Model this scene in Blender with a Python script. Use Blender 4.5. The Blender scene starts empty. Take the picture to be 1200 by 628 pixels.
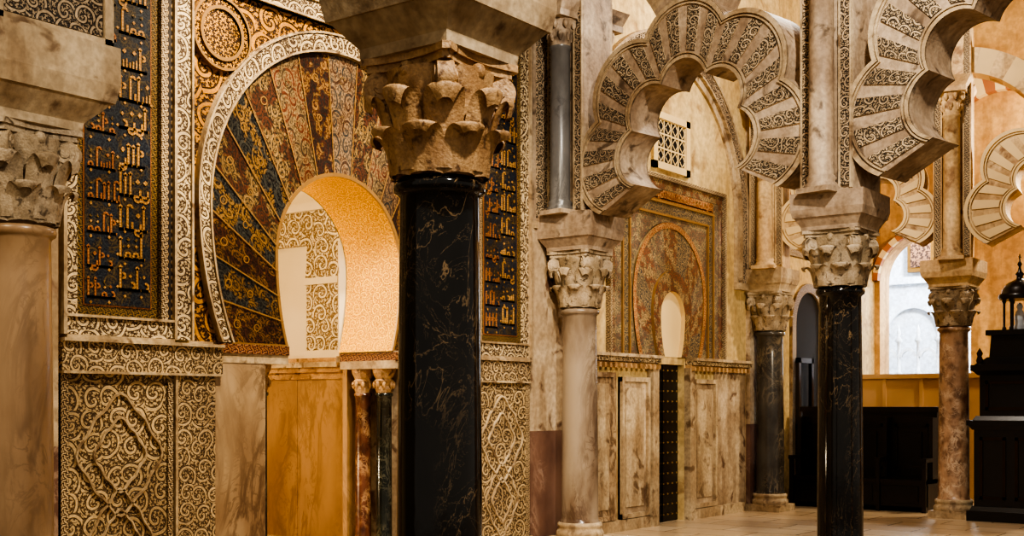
import bpy, math, random
from mathutils import Vector
random.seed(7)
sin,cos,pi,sqrt=math.sin,math.cos,math.pi,math.sqrt
S=bpy.context.scene

# ------------------------------------------------------------------ materials
class NT:
    def __init__(s,name):
        s.mat=bpy.data.materials.new(name); s.mat.use_nodes=True
        s.t=s.mat.node_tree; s.b=s.t.nodes['Principled BSDF']
    def n(s,typ): return s.t.nodes.new(typ)
    def l(s,a,b): s.t.links.new(a,b)
    def put(s,v,inp):
        if isinstance(v,bpy.types.NodeSocket): s.l(v,inp)
        else: inp.default_value=v
    def m(s,op,a,b=0.0,c=0.0):
        q=s.n('ShaderNodeMath'); q.operation=op
        s.put(a,q.inputs[0]); s.put(b,q.inputs[1]); s.put(c,q.inputs[2]); return q.outputs[0]
    def uv(s):
        return s.n('ShaderNodeUVMap').outputs[0]
    def obj(s): return s.n('ShaderNodeTexCoord').outputs['Object']
    def scale(s,v,k):
        q=s.n('ShaderNodeVectorMath'); q.operation='MULTIPLY'; s.l(v,q.inputs[0])
        q.inputs[1].default_value=(k,k,k) if not isinstance(k,tuple) else k
        return q.outputs[0]
    def vop(s,op,a,b):
        q=s.n('ShaderNodeVectorMath'); q.operation=op; s.l(a,q.inputs[0])
        if isinstance(b,tuple): q.inputs[1].default_value=b
        else: s.l(b,q.inputs[1])
        return q.outputs[0]
    def warp(s,v,sc,amt):
        q=s.n('ShaderNodeTexNoise'); s.l(v,q.inputs['Vector']); q.inputs['Scale'].default_value=sc; q.inputs['Detail'].default_value=1
        return s.vop('ADD',v,s.scale(s.vop('SUBTRACT',q.outputs['Color'],(.5,.5,.5)),amt))
    def noise(s,v,sc,det=4,dist=0.0,rough=.55):
        q=s.n('ShaderNodeTexNoise'); s.l(v,q.inputs['Vector']); q.inputs['Scale'].default_value=sc
        q.inputs['Detail'].default_value=det; q.inputs['Distortion'].default_value=dist; q.inputs['Roughness'].default_value=rough
        return q.outputs['Fac']
    def step(s,v,a,b,lo=0.0,hi=1.0):
        q=s.n('ShaderNodeMapRange'); q.interpolation_type='SMOOTHSTEP'
        s.put(v,q.inputs['Value']); q.inputs['From Min'].default_value=a; q.inputs['From Max'].default_value=b
        q.inputs['To Min'].default_value=lo; q.inputs['To Max'].default_value=hi; return q.outputs[0]
    def mix(s,f,a,b,mode='MIX'):
        q=s.n('ShaderNodeMix'); q.data_type='RGBA'; q.blend_type=mode
        s.put(f,q.inputs[0])
        for v,i in ((a,6),(b,7)):
            if isinstance(v,tuple): q.inputs[i].default_value=(v[0],v[1],v[2],1)
            else: s.l(v,q.inputs[i])
        return q.outputs[2]
    def bump(s,h,st,d=.02):
        q=s.n('ShaderNodeBump'); q.inputs['Strength'].default_value=st; q.inputs['Distance'].default_value=d
        s.l(h,q.inputs['Height']); s.l(q.outputs[0],s.b.inputs['Normal'])
    def fin(s,col,rough=.6,metal=0.0):
        s.put(col if not isinstance(col,tuple) else (*col,1),s.b.inputs['Base Color'])
        s.put(rough,s.b.inputs['Roughness']); s.put(metal,s.b.inputs['Metallic']); return s.mat

def L(r,g,b):
    f=lambda c:(c/255/12.92) if c<=10 else ((c/255+.055)/1.055)**2.4
    return (f(r),f(g),f(b))

def stone(name,c1,c2,c3=None,sc=2.0,rough=.7,bump=.3,streak=.6):
    N=NT(name); v=N.obj()
    a=N.noise(v,sc,6); c=N.mix(N.step(a,.35,.65),c1,c2)
    if c3:
        d=N.noise(v,sc*2.7,8,.6); c=N.mix(N.step(d,.54,.68),c,c3)
    f=N.noise(v,sc*14,5); c=N.mix(.4,c,N.mix(N.step(f,.3,.7),(.35,.32,.3),(1.1,1.1,1.1)),'MULTIPLY')
    st=N.noise(N.scale(v,(3.2,3.2,.5)),1.3,6); c=N.mix(streak,c,N.mix(N.step(st,.38,.58),(.5,.42,.34),(1,1,1)),'MULTIPLY')
    N.bump(N.m('ADD',f,N.m('MULTIPLY',N.noise(v,sc*3,4),1.5)),bump,.015); return N.fin(c,rough)

def marble(name,base,base2,vein,sc=3.0,w=.035,rough=.18,dist=1.5,amt=1.0,stretch=.5,gate=(.42,.6)):
    N=NT(name); v=N.scale(N.obj(),(1,1,stretch))
    a=N.noise(v,sc,8,dist,.6); r=N.m('ABSOLUTE',N.m('SUBTRACT',a,.5))
    a2=N.noise(N.scale(v,(1.3,.8,1.7)),sc*1.9,7,dist*1.4,.6); r2=N.m('ABSOLUTE',N.m('SUBTRACT',a2,.47))
    vm=N.m('MAXIMUM',N.step(r,0,w,1,0),N.m('MULTIPLY',N.step(r2,0,w*.6,1,0),.8))
    g=N.step(N.noise(v,sc*.8,2),gate[0],gate[1])
    vm=N.m('MULTIPLY',N.m('MULTIPLY',vm,g),amt)
    c=N.mix(N.step(N.noise(v,sc*1.2,6),.35,.68),base,base2)
    c=N.mix(vm,c,vein)
    N.bump(N.noise(v,sc*10,4),.08,.01)
    return N.fin(c,rough)

def vor(N,vec,rnd):
    vo=N.n('ShaderNodeTexVoronoi'); vo.voronoi_dimensions='2D'; vo.inputs['Scale'].default_value=1; vo.inputs['Randomness'].default_value=rnd
    N.l(vec,vo.inputs['Vector'])
    sp=N.n('ShaderNodeSeparateXYZ'); N.l(N.vop('SUBTRACT',vec,vo.outputs['Position']),sp.inputs[0])
    return vo.outputs['Distance'],N.m('ARCTAN2',sp.outputs[1],sp.outputs[0])
def wave(N,*terms):
    a=None
    for k,v in terms:
        t=N.m('MULTIPLY',v,float(k)); a=t if a is None else N.m('ADD',a,t)
    return N.m('SINE',a)
def pattern(N,uv,sc,kind):
    if kind=='arab':
        w=N.warp(uv,sc*.5,.22/sc*2)
        r,th=vor(N,N.scale(w,sc*.55),.55)
        s1=wave(N,(15,r),(1,th))
        stem=N.step(s1,.45,.75); halo=N.step(s1,-.15,.45,1,0)
        r2,t2=vor(N,N.scale(w,sc*1.5),.85)
        s2=N.m('ADD',wave(N,(9,r2),(2,t2)),N.m('MULTIPLY',wave(N,(7,t2),(-12,r2)),.7))
        lf=N.m('MULTIPLY',N.step(s2,-.5,.35),halo)
        return N.m('MAXIMUM',stem,N.m('MULTIPLY',lf,.85))
    vec=N.scale(uv,sc)
    rnd={'spiral':.45,'palm':0.0,'dots':0.0,'leaf':.8}[kind]
    r,th=vor(N,vec,rnd)
    if kind=='dots': return N.step(r,.28,.36,1,0)
    if kind=='spiral': s_=N.m('ADD',wave(N,(15,r),(1,th)),N.m('MULTIPLY',wave(N,(5,th),(11,r)),.75))
    elif kind=='leaf': s_=N.m('ADD',wave(N,(10,r),(2,th)),N.m('MULTIPLY',wave(N,(7,th),(-16,r)),.8))
    else: s_=N.m('SINE',N.m('ADD',N.m('MULTIPLY',r,17),N.m('MULTIPLY',wave(N,(4,th)),1.9)))
    return N.step(s_,-.4,.45)

def orn(name,ground,motif,sc=6,kind='arab',bump=.6,rough=.6,metal=0.0,tess=0,motif2=None,dirt=.65):
    N=NT(name); uv=N.uv(); p=pattern(N,uv,sc,kind)
    mo=motif
    if motif2: mo=N.mix(N.step(N.noise(uv,sc*.6,2),.46,.54),motif,motif2)
    c=N.mix(p,ground,mo)  # dark ground is own colour, plus recess shade painted in on carved pieces
    ob=N.obj(); big=N.noise(ob,1.3,7); c=N.mix(dirt,c,N.mix(N.step(big,.32,.66),(.40,.32,.24),(1.18,1.14,1.08)),'MULTIPLY')
    fine=N.noise(uv,70 if tess else 45,2); c=N.mix(.6 if tess else .3,c,N.mix(N.step(fine,.3,.7),(.3,.3,.3),(1.35,1.3,1.25)),'MULTIPLY')
    if bump: N.bump(N.m('ADD',p,N.m('MULTIPLY',fine,.2)),bump,.025)
    return N.fin(c,rough,metal)

MT={}
def D(k,m): MT[k]=m
D('pink',stone('greyrose_limestone',L(196,176,150),L(162,140,116),L(104,86,68),1.6))
D('pinkpale',stone('pale_limestone',L(206,186,152),L(174,150,116),L(124,100,74),1.6))
D('capital',stone('carved_capital_stone',L(206,168,120),L(160,122,80),L(106,76,48),5,.5,.4,.3))
D('capital2',stone('capital_greystone',L(194,174,144),L(150,130,100),L(94,78,58),6,.6,.4,.3))
D('plaster',stone('ochre_plaster',L(220,196,142),L(204,174,118),L(178,148,102),.9,.85,.2,.4))
D('plasterworn',stone('worn_plaster',L(204,184,154),L(164,140,110),L(110,82,62),1.3,.85,.4))
D('plasterfar',stone('far_plaster',L(212,172,112),L(174,130,78),None,.8,.85,.2))
D('white',stone('whitewash',L(228,234,240),L(206,214,224),None,.9,.8,.1,.1))
D('greyslab',marble('grey_marble_slab',L(182,158,126),L(140,114,86),L(90,66,46),1.4,.07,.35,2.2,.85,.5,(.3,.5)))
D('amber',marble('amber_marble',L(180,146,104),L(150,116,76),L(104,76,48),1.3,.06,.3,2.0,.5,.4,(.35,.55)))
D('redslab',marble('maroon_marble_slab',L(124,94,80),L(88,62,54),L(176,150,130),1.6,.05,.4,2.0,.7,.6))
D('m_black',marble('black_veined_marble',(.0055,.005,.0045),(.013,.011,.009),L(170,140,102),2.6,.008,.10,1.6,.55,.5,(.36,.58)))
D('m_tan',marble('tan_marble',L(166,136,102),L(126,96,66),L(84,62,44),1.4,.06,.3,1.8,.6,.4))
D('m_brown',marble('brown_grey_marble',L(158,142,122),L(102,80,62),L(74,54,42),1.6,.06,.22,1.8,.7,.4))
D('m_dark',marble('dark_grey_marble',L(78,74,68),L(50,46,42),L(150,134,110),2.6,.04,.2,1.5,.6,.5))
D('m_mottle',marble('mottled_rose_marble',L(178,144,114),L(112,82,62),L(210,186,158),7,.06,.3,1.0,.8,.8))
D('m_grey',marble('grey_blue_marble',L(114,112,110),L(84,82,80),L(54,50,50),2.4,.05,.3,1.5,.6,.5))
D('m_red',marble('red_breccia',L(104,64,46),L(66,38,28),L(170,134,98),8,.07,.25,1.0,.8,.7))
D('m_green',marble('dark_green_marble',L(30,32,26),L(14,16,14),L(100,96,80),5,.04,.15,1.2,.6,.6))
D('wcarve',orn('carved_white_border',L(80,58,36),L(216,196,158),9,'arab',.9))
D('wcarve2',orn('carved_border_fine',L(74,54,34),L(208,186,148),15,'palm',.7))
D('dado',orn('carved_dado_arabesque',L(86,66,42),L(202,178,136),9,'arab',1.0))
D('dado3',orn('carved_dado_strip',L(86,66,42),L(204,180,140),11,'arab',1.0))
D('goldcarve',orn('gilt_carved_spandrel',L(60,36,12),L(206,150,64),6,'arab',1.0,.42,.15))
D('goldcarve2',orn('gilt_roundel',L(52,30,10),L(210,156,70),14,'leaf',1.0,.42,.15))
D('dots',orn('dotted_border',L(40,28,20),L(190,160,116),16,'dots',.5))
D('blue',orn('blue_mosaic',L(16,22,40),L(46,54,66),14,'arab',.1,.35,0,1,L(84,72,48)))
D('olive',orn('olive_mosaic_edging',L(46,40,28),L(138,112,66),15,'palm',.15,.35,.1,1))
D('letter',orn('gold_tesserae',L(180,134,74),L(212,170,104),40,'dots',0,.4,.15,1))
D('letter2',orn('copper_tesserae',L(158,102,62),L(184,132,84),40,'dots',0,.4,.15,1))
D('v1',orn('vous_dark_brown',L(32,22,16),L(128,94,54),12,'arab',.15,.35,.05,1,L(76,44,32)))
D('v2',orn('vous_navy',L(17,19,26),L(142,110,62),11,'arab',.15,.35,.05,1,L(66,68,66)))
D('v3',orn('vous_red',L(72,42,34),L(150,116,72),13,'arab',.15,.35,.05,1,L(44,42,42)))
D('v4',orn('vous_umber',L(48,42,34),L(146,120,80),12,'arab',.15,.35,.05,1,L(92,56,42)))
D('v5',orn('vous_rose',L(144,120,94),L(80,58,46),12,'arab',.15,.35,.05,1,L(64,64,64)))
D('v6',orn('vous_tan',L(146,124,90),L(76,64,50),12,'arab',.15,.35,.05,1,L(104,60,44)))
D('redorn',orn('red_impost_ornament',L(78,38,28),L(160,114,74),12,'palm',.4,.45,0,1))
D('gold',orn('gold_mosaic_intrados',L(206,142,24),L(246,192,50),14,'arab',.25,.45,.2,1,None,.25))
D('lobecarve',orn('carved_voussoir',L(50,42,34),L(196,176,146),13,'arab',1.0,.65))
D('lobecarve2',orn('carved_strip',L(46,38,30),L(198,176,146),13,'arab',1.0,.65))
D('mosA',orn('side_mosaic_tan',L(90,80,64),L(176,150,110),11,'arab',.1,.4,.0,1,L(132,80,60)))
D('mosB',orn('side_mosaic_blue',L(40,50,64),L(152,134,100),12,'arab',.1,.4,.0,1))
D('mosC',orn('side_mosaic_red',L(134,68,48),L(196,158,108),14,'arab',.1,.4,.0,1))
D('mosD',orn('side_mosaic_green',L(84,90,82),L(172,150,114),12,'arab',.1,.4,.0,1,L(136,104,86)))
D('niche',orn('niche_stucco',L(146,120,82),L(240,224,190),7.5,'arab',1.0,.7,0,0,None,.2))
def simple(name,c,rough=.5,metal=0.0,sc=6,var=.35):
    N=NT(name); f=N.noise(N.obj(),sc,5); c2=tuple(x*(1-var) for x in c)
    N.bump(f,.1,.01); return N.fin(N.mix(f,c,c2),rough,metal)
D('cream',simple('cream_plaster',L(232,204,148),.8,0,1,.2))
D('nichewhite',simple('niche_plaster',L(234,218,186),.8,0,1,.2))
D('separ',simple('gilt_fillet',L(160,122,72),.4,.2))
D('darkwood',simple('dark_wood',L(30,22,16),.32,0,9,.6))
D('black',simple('blackened_wood',L(20,17,15),.3,0,9,.5))
D('bronze',simple('dark_bronze',L(66,50,30),.35,.8,9,.5))
D('brass',simple('brass_stud',L(150,120,70),.35,.7))
D('wood',simple('partition_wood',L(200,160,110),.5,0,2,.3))
D('redv',simple('terracotta_voussoir',L(178,112,72),.75,0,3,.4))
D('crv',simple('cream_voussoir',L(230,202,150),.75,0,3,.25))
D('rear',stone('rear_cream_stone',L(226,198,150),L(198,164,118),L(156,122,86),1.6))
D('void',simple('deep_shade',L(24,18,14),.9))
D('canvas',orn('oil_painting',L(60,40,28),L(150,110,80),5,'leaf',0,.4,0,0))
D('gframe',simple('gilt_frame',L(150,110,50),.35,.6))
D('ceil',simple('painted_ceiling_timber',L(120,80,46),.7,0,3,.5))
def floormat():
    N=NT('marble_floor'); v=N.obj(); br=N.n('ShaderNodeTexBrick'); N.l(v,br.inputs['Vector'])
    br.offset=.5; br.inputs['Scale'].default_value=1.0; br.inputs['Brick Width'].default_value=1.0; br.inputs['Row Height'].default_value=.6
    br.inputs['Mortar Size'].default_value=.008; br.inputs['Color1'].default_value=(*L(206,186,156),1); br.inputs['Color2'].default_value=(*L(190,166,132),1); br.inputs['Mortar'].default_value=(*L(110,86,62),1)
    c=N.mix(.5,br.outputs['Color'],N.mix(N.noise(v,2.2,6,1),(.5,.45,.4),(1.1,1.1,1.1)),'MULTIPLY')
    return N.fin(c,.25)
MT['floor']=floormat()

# ------------------------------------------------------------------ mesh builder
class MB:
    def __init__(s,T=None): s.v=[];s.f=[];s.T=T;s.mn=[]
    def add(s,vs,fs,mat,uvs=None,smooth=False):
        o=len(s.v)
        for p in vs: s.v.append(s.T(p) if s.T else tuple(p))
        if mat not in s.mn: s.mn.append(mat)
        k=s.mn.index(mat)
        for f in fs:
            s.f.append(([o+i for i in f],k,[uvs[i] for i in f] if uvs else None,smooth))
    def box(s,x0,x1,y0,y1,z0,z1,mat):
        vs=[(x,y,z) for x in(x0,x1) for y in(y0,y1) for z in(z0,z1)]
        s.add(vs,[(0,1,3,2),(4,6,7,5),(0,4,5,1),(2,3,7,6),(0,2,6,4),(1,5,7,3)],mat)
    def frust(s,cx,cy,z0,z1,a0,b0,a1,b1,mat,cap=True):
        vs=[(cx+sx*a0,cy+sy*b0,z0) for sx,sy in((-1,-1),(1,-1),(1,1),(-1,1))]+[(cx+sx*a1,cy+sy*b1,z1) for sx,sy in((-1,-1),(1,-1),(1,1),(-1,1))]
        fs=[(0,1,5,4),(1,2,6,5),(2,3,7,6),(3,0,4,7)]
        if cap: fs+=[(3,2,1,0),(4,5,6,7)]
        s.add(vs,fs,mat)
    def lathe(s,prof,seg,cx,cy,mat,smooth=True,cap=True):
        vs=[];uvs=[]
        for r,z in prof:
            for i in range(seg):
                a=2*pi*i/seg; vs.append((cx+r*cos(a),cy+r*sin(a),z)); uvs.append((a*.2,z))
        fs=[]
        for j in range(len(prof)-1):
            for i in range(seg):
                k=(i+1)%seg; fs.append((j*seg+i,j*seg+k,(j+1)*seg+k,(j+1)*seg+i))
        s.add(vs,fs,mat,uvs,smooth)
        if cap:
            s.add(vs[:seg],[tuple(range(seg))[::-1]],mat); s.add(vs[-seg:],[tuple(range(seg))],mat)
    def strip(s,A,B,mat,smooth=False,u0=0.0):
        vs=list(A)+list(B); n=len(A); d=[u0]
        for i in range(1,n): d.append(d[-1]+(Vector(A[i])-Vector(A[i-1])).length*.5+(Vector(B[i])-Vector(B[i-1])).length*.5)
        uvs=[(d[i],0) for i in range(n)]+[(d[i],(Vector(B[i])-Vector(A[i])).length) for i in range(n)]
        s.add(vs,[(i,i+1,n+i+1,n+i) for i in range(n-1)],mat,uvs,smooth)
    def build(s,name,parent=None,loc=None):
        me=bpy.data.meshes.new(name); me.from_pydata(s.v,[],[f[0] for f in s.f])
        for m in s.mn: me.materials.append(MT[m])
        ul=me.uv_layers.new(name='UVMap')
        for p,(idx,k,uv,sm) in zip(me.polygons,s.f):
            p.material_index=k; p.use_smooth=sm
            if uv is None:
                n=p.normal
                if abs(n.z)>.75: uv=[(s.v[i][0],s.v[i][1]) for i in idx]
                else:
                    t=Vector((-n.y,n.x,0)); t.normalize()
                    uv=[(t.x*s.v[i][0]+t.y*s.v[i][1],s.v[i][2]) for i in idx]
            for li,c in zip(p.loop_indices,uv): ul.data[li].uv=c[:2]
        me.update()
        o=bpy.data.objects.new(name,me); S.collection.objects.link(o)
        if parent: o.parent=parent
        if loc: o.location=loc
        return o
def empty(name,loc=(0,0,0)):
    e=bpy.data.objects.new(name,None); S.collection.objects.link(e); e.location=loc; e.empty_display_size=.2; return e

# ------------------------------------------------------------------ room shell
mb=MB(); mb.box(-4,16,-5,32,-.2,0,'floor'); mb.build('floor')
mb=MB(); mb.box(-1,16,3,32,9.2,9.4,'ceil')
for i in range(14): mb.box(-.0,16,3.5+i*2.05,3.75+i*2.05,8.95,9.2,'ceil')
mb.build('ceiling')

YC=8.0; W=.72
mb=MB()
mb.box(-W,0,-3,6.25,0,9.2,'plaster'); mb.box(-W,0,9.75,13.77,0,9.2,'plaster')
mb.box(-W,0,6.25,9.75,5.1,9.2,'plaster')
mb.box(-W,0,6.25,7.05,0,2.13,'plasterworn'); mb.box(-W,0,8.95,9.75,0,2.13,'plasterworn')
mb.box(-W,0,13.77,14.63,2.14,9.2,'plaster'); mb.box(-W,0,14.63,22.0,0,9.2,'plaster')
mb.box(-W,-.35,13.77,14.63,0,2.14,'void')
mb.build('wall_qibla')

def hs(c,cz,R,a,zb,n=96):
    pts=[]
    th0=math.asin(min(1,(cz-zb)/a)); k=40
    for i in range(k): 
        t=th0*(1-i/k); pts.append((c-R*cos(t),cz-a*sin(t)))
    for i in range(81):
        t=pi*i/80; pts.append((c-R*cos(t),cz+R*sin(t)))
    for i in range(1,k+1):
        t=th0*i/k; pts.append((c+R*cos(t),cz-a*sin(t)))
    d=[0]
    for i in range(1,len(pts)): d.append(d[-1]+math.dist(pts[i],pts[i-1]))
    out=[];j=0
    for i in range(n+1):
        q=d[-1]*i/n
        while j<len(d)-2 and d[j+1]<q: j+=1
        f=(q-d[j])/max(1e-9,d[j+1]-d[j]); f=min(1,max(0,f))
        out.append((pts[j][0]+(pts[j+1][0]-pts[j][0])*f,pts[j][1]+(pts[j+1][1]-pts[j][1])*f))
    return out
def P(x,c): return [(x,y,z) for y,z in c]
def rectproj(cur,cy,cz,y0,y1,zt):
    out=[]
    for i,(y,z) in enumerate(cur):
        dy,dz=y-cy,z-cz; ks=[]
        if dy<0: ks.append((y0-cy)/dy)
        if dy>0: ks.append((y1-cy)/dy)
        if dz>0: ks.append((zt-cz)/dz)
        k=min(ks) if ks else 1; out.append([cy+dy*k,max(cz+dz*k,cur[0][1])])
    for tgt in ((y0,zt),(y1,zt)):
        b=min(range(len(out)),key=lambda i:math.dist(out[i],tgt)); out[b]=list(tgt)
    out[0]=[y0,cur[0][1]]; out[-1]=[y1,cur[-1][1]]
    return [tuple(o) for o in out]

# ------------------------------------------------------------------ mihrab portal
mih=empty('mihrab_portal')
zb=2.13
cin=hs(YC,2.93,.80,1.52,zb,114); cou=hs(YC,3.30,1.56,2.2,zb,114); cbo=hs(YC,3.35,1.70,2.35,zb,114)
mb=MB()
cols=['v1','v2','v1','v2','v4','v2','v4','v6','v3','v5','v4','v6','v5','v3','v2','v4','v1','v2','v1']
for k in range(19):
    A=cin[k*6:k*6+7]; B=cou[k*6:k*6+7]
    a3=P(.01,A); b3=P(.01,B); n=len(A); vs=[];uvs=[];dm=math.dist(A[0],A[-1]);dM=math.dist(B[0],B[-1])
    for i in range(n):
        for j in range(6):
            f=j/5; vs.append(tuple(a3[i][q]+(b3[i][q]-a3[i][q])*f for q in range(3)))
            uvs.append(((i/(n-1)-.5)*(dm+(dM-dm)*f)+k*.37,f*.76))
    mb.add(vs,[(i*6+j,(i+1)*6+j,(i+1)*6+j+1,i*6+j+1) for i in range(n-1) for j in range(5)],cols[k],uvs)
    a=Vector(a3[0]);b=Vector(b3[0]);t=(b-a).normalized(); s_=Vector((0,-t.z,t.y))*.006
    o=Vector((.012,0,0)); mb.add([a-s_+o,a+s_+o,b+s_+o,b-s_+o],[(0,1,2,3)],'separ')
    ma=(Vector(a3[3]),Vector(b3[3]))
    for f,rr in ((.48,.034),(.80,.040)):
        c_=ma[0]+(ma[1]-ma[0])*f+Vector((.003,0,0)); nn=12
        A1=[(c_.x,c_.y+rr*cos(2*pi*q/nn),c_.z+rr*sin(2*pi*q/nn)) for q in range(nn+1)]; B1=[(c_.x,c_.y+rr*.72*cos(2*pi*q/nn),c_.z+rr*.72*sin(2*pi*q/nn)) for q in range(nn+1)]
        mb.strip(A1,B1,'separ' if cols[k] in('v1','v2','v3','v4') else 'v4')
mb.build('mosaic_voussoirs',mih)
mb=MB()
mb.strip(P(.05,cou),P(.05,cbo),'wcarve'); mb.strip(P(0,cou),P(.05,cou),'pinkpale'); mb.strip(P(.05,cbo),P(0,cbo),'pinkpale')
for off,w in ((0,.018),(.122,.018)):
    a=hs(YC,3.30+off*.36,1.56+off,2.2+off,zb,114); b=hs(YC,3.3+off*.36,1.56+off+w,2.2+off+w,zb,114)
    mb.strip(P(.065,a),P(.065,b),'pinkpale'); mb.strip(P(.04,a),P(.065,a),'pinkpale'); mb.strip(P(.065,b),P(.04,b),'pinkpale')
ci2=hs(YC,2.935,.83,1.55,zb,114); mb.strip(P(.02,cin),P(.02,ci2),'separ'); mb.strip(P(0,cin),P(.02,cin),'separ'); mb.strip(P(.02,ci2),P(.0,ci2),'separ')
mb.build('arch_border',mih)
mb=MB(); mb.strip(P(0,cin),P(-W,cin),'gold',smooth=True); mb.build('gold_intrados',mih)
rect=rectproj(cbo,YC,3.35,6.25,9.75,5.1)
mb=MB()
n=len(cbo)
mb.add(P(.0,cbo)+P(.0,rect),[(i,i+1,n+i+1,n+i) for i in range(n-1)],'goldcarve')
mb.build('gilt_spandrel',mih)
mb=MB()
for cy in (6.56,9.44):
    cz=4.72
    for r0,r1,x0,m in ((0,.20,.03,'goldcarve2'),(.20,.23,.05,'separ'),(.23,.29,.03,'goldcarve2'),(.29,.31,.05,'separ')):
        A=[(x0,cy+r0*cos(2*pi*i/40),cz+r0*sin(2*pi*i/40)) for i in range(41)]
        B=[(x0,cy+r1*cos(2*pi*i/40),cz+r1*sin(2*pi*i/40)) for i in range(41)]
        C=[(0,p[1],p[2]) for p in B]
        uv=[(p[1]-cy,p[2]-cz) for p in A+B]
        mb.add(A+B,[(i,i+1,42+i-0,41+i) for i in range(40)],m,uv); mb.strip(B,C,'separ')
mb.build('gilt_roundels',mih)

def ushape(mb,yi,zt,w,x,mat,zb=2.13):
    mb.box(0,x,YC-yi-w,YC-yi,zb,zt+w,mat); mb.box(0,x,YC+yi,YC+yi+w,zb,zt+w,mat); mb.box(0,x,YC-yi,YC+yi,zt,zt+w,mat)
mb=MB()
ushape(mb,1.75,5.1,.17,.05,'wcarve'); ushape(mb,1.92,5.27,.025,.075,'pinkpale'); ushape(mb,1.75,5.1,.02,.07,'pinkpale')
ushape(mb,1.945,5.295,.055,.04,'dots',2.28); ushape(mb,2.0,5.35,.06,.055,'wcarve2',2.28)
ushape(mb,2.81,6.16,.10,.05,'wcarve',2.28); ushape(mb,2.91,6.26,.03,.08,'pinkpale')
for sg in(-1,1):
    a,b=sorted((YC+sg*1.945,YC+sg*2.91)); mb.box(0,.05,a,b,2.13,2.28,'wcarve'); mb.box(0,.075,a,b,2.105,2.13,'pinkpale'); mb.box(0,.07,a,b,2.265,2.285,'pinkpale')
mb.build('carved_frame',mih)
mb=MB()
for a,b in((YC-2.81,YC-2.06),(YC+2.06,YC+2.81)):
    mb.box(0,.012,a,b,2.28,6.16,'olive'); mb.box(0,.018,a+.07,b-.07,2.36,6.09,'letter2'); mb.box(0,.022,a+.08,b-.08,2.37,6.08,'blue')
mb.box(0,.012,YC-2.06,YC+2.06,5.41,6.16,'olive'); mb.box(0,.022,YC-2.1,YC+2.1,5.49,6.08,'blue')
mb.build('blue_inscription_panels',mih)

def glyph_row(mb,y0,y1,z0,h,x,rng,t=.022,mat=None,k0=1.0):
    mat=mat or ('letter' if rng.random()<.55 else 'letter2')
    B=lambda a,b,c,d,m=None: mb.box(x,x+.006,a,b,c,d,m or mat)
    def dia(y,z,r,m=None):
        mb.add([(x+.006,y-r,z),(x+.006,y,z-r),(x+.006,y+r,z),(x+.006,y,z+r)],[(0,1,2,3)],m or mat)
    def curve(y,z,r,a0,a1,tt=None):
        tt=tt or t; n=8
        A=[(x+.006,y+r*cos(a0+(a1-a0)*i/n),z+r*sin(a0+(a1-a0)*i/n)) for i in range(n+1)]
        Bb=[(x+.006,y+(r-tt)*cos(a0+(a1-a0)*i/n),z+(r-tt)*sin(a0+(a1-a0)*i/n)) for i in range(n+1)]
        mb.strip(A,Bb,mat)
    y=y0; K=k0
    while y<y1-.045*K:
        k=rng.choice('aabcdefg')
        if k=='a':
            hh=h*rng.uniform(.75,1.0); B(y,y+t,z0,z0+hh); dia(y+t*.5,z0+hh,t*1.1); B(y,y+.045*K,z0,z0+t); dia(y+.04*K,z0+hh*.6,.012*K,'olive'); y+=.05*K
        elif k=='b':
            B(y,y+.09*K,z0,z0+t); curve(y+.05*K,z0+h*.2,.036*K,-1.5,2.0); dia(y+.03*K,z0+h*.55,.018*K); y+=.09*K
        elif k=='c':
            curve(y+.036*K,z0+.036*K,.036*K,0,2*pi); B(y,y+.08*K,z0,z0+t*.8); dia(y+.04*K,z0+h*.5,.016*K,'letter'); dia(y+.04*K,z0+h*.75,.02*K,'olive'); y+=.08*K
        elif k=='d':
            B(y,y+.10*K,z0,z0+t); B(y+.02*K,y+.02*K+t,z0,z0+h*.9); curve(y+.055*K,z0+h*.85,.035*K,0,pi*.95); B(y+.07*K,y+.07*K+t,z0,z0+h*.35); y+=.105*K
        elif k=='e':
            for q in range(3): B(y+q*.033*K,y+q*.033*K+t*.7,z0,z0+h*(.3+.06*q))
            B(y,y+.10*K,z0,z0+t); dia(y+.05*K,z0+h*.68,.022*K); y+=.10*K
        elif k=='g':
            B(y,y+t,z0,z0+h*.85); curve(y+.04*K,z0+h*.55,.03*K,-2,2); B(y,y+.08*K,z0,z0+t); dia(y+t*.5,z0+h*.87,t); y+=.08*K
        else:
            curve(y+.035*K,z0,.045*K,-pi,.3); B(y+.05*K,y+.05*K+t,z0,z0+h*.3); dia(y+.035*K,z0+h*.6,.024*K); y+=.08*K
    B(y0,min(y,y1),z0,z0+t)
mb=MB(); rg=random.Random(11)
for a,b in((YC-2.72,YC-2.15),(YC+2.15,YC+2.72)):
    z=2.42
    while z<5.95:
        glyph_row(mb,a+.01,a+.26,z+rg.uniform(-.02,.02),.17,.022,rg,.016,'letter2',.75); glyph_row(mb,a+.29,b-.01,z+.06+rg.uniform(-.02,.02),.21,.022,rg,.019,'letter',.9)
        for yy,zz in ((a+.04,z-.035),(a+.2,z-.03),(a+.34,z+.03),(b-.08,z+.03),(a+.275,z+.1)):
            r_=.014; mb.add([(.027,yy-r_,zz),(.027,yy,zz-r_),(.027,yy+r_,zz),(.027,yy,zz+r_)],[(0,1,2,3)],'letter')
        z+=.25
glyph_row(mb,YC-1.95,YC+1.95,5.58,.4,.022,rg,.03)
mb.build('kufic_inscription',mih)

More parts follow.
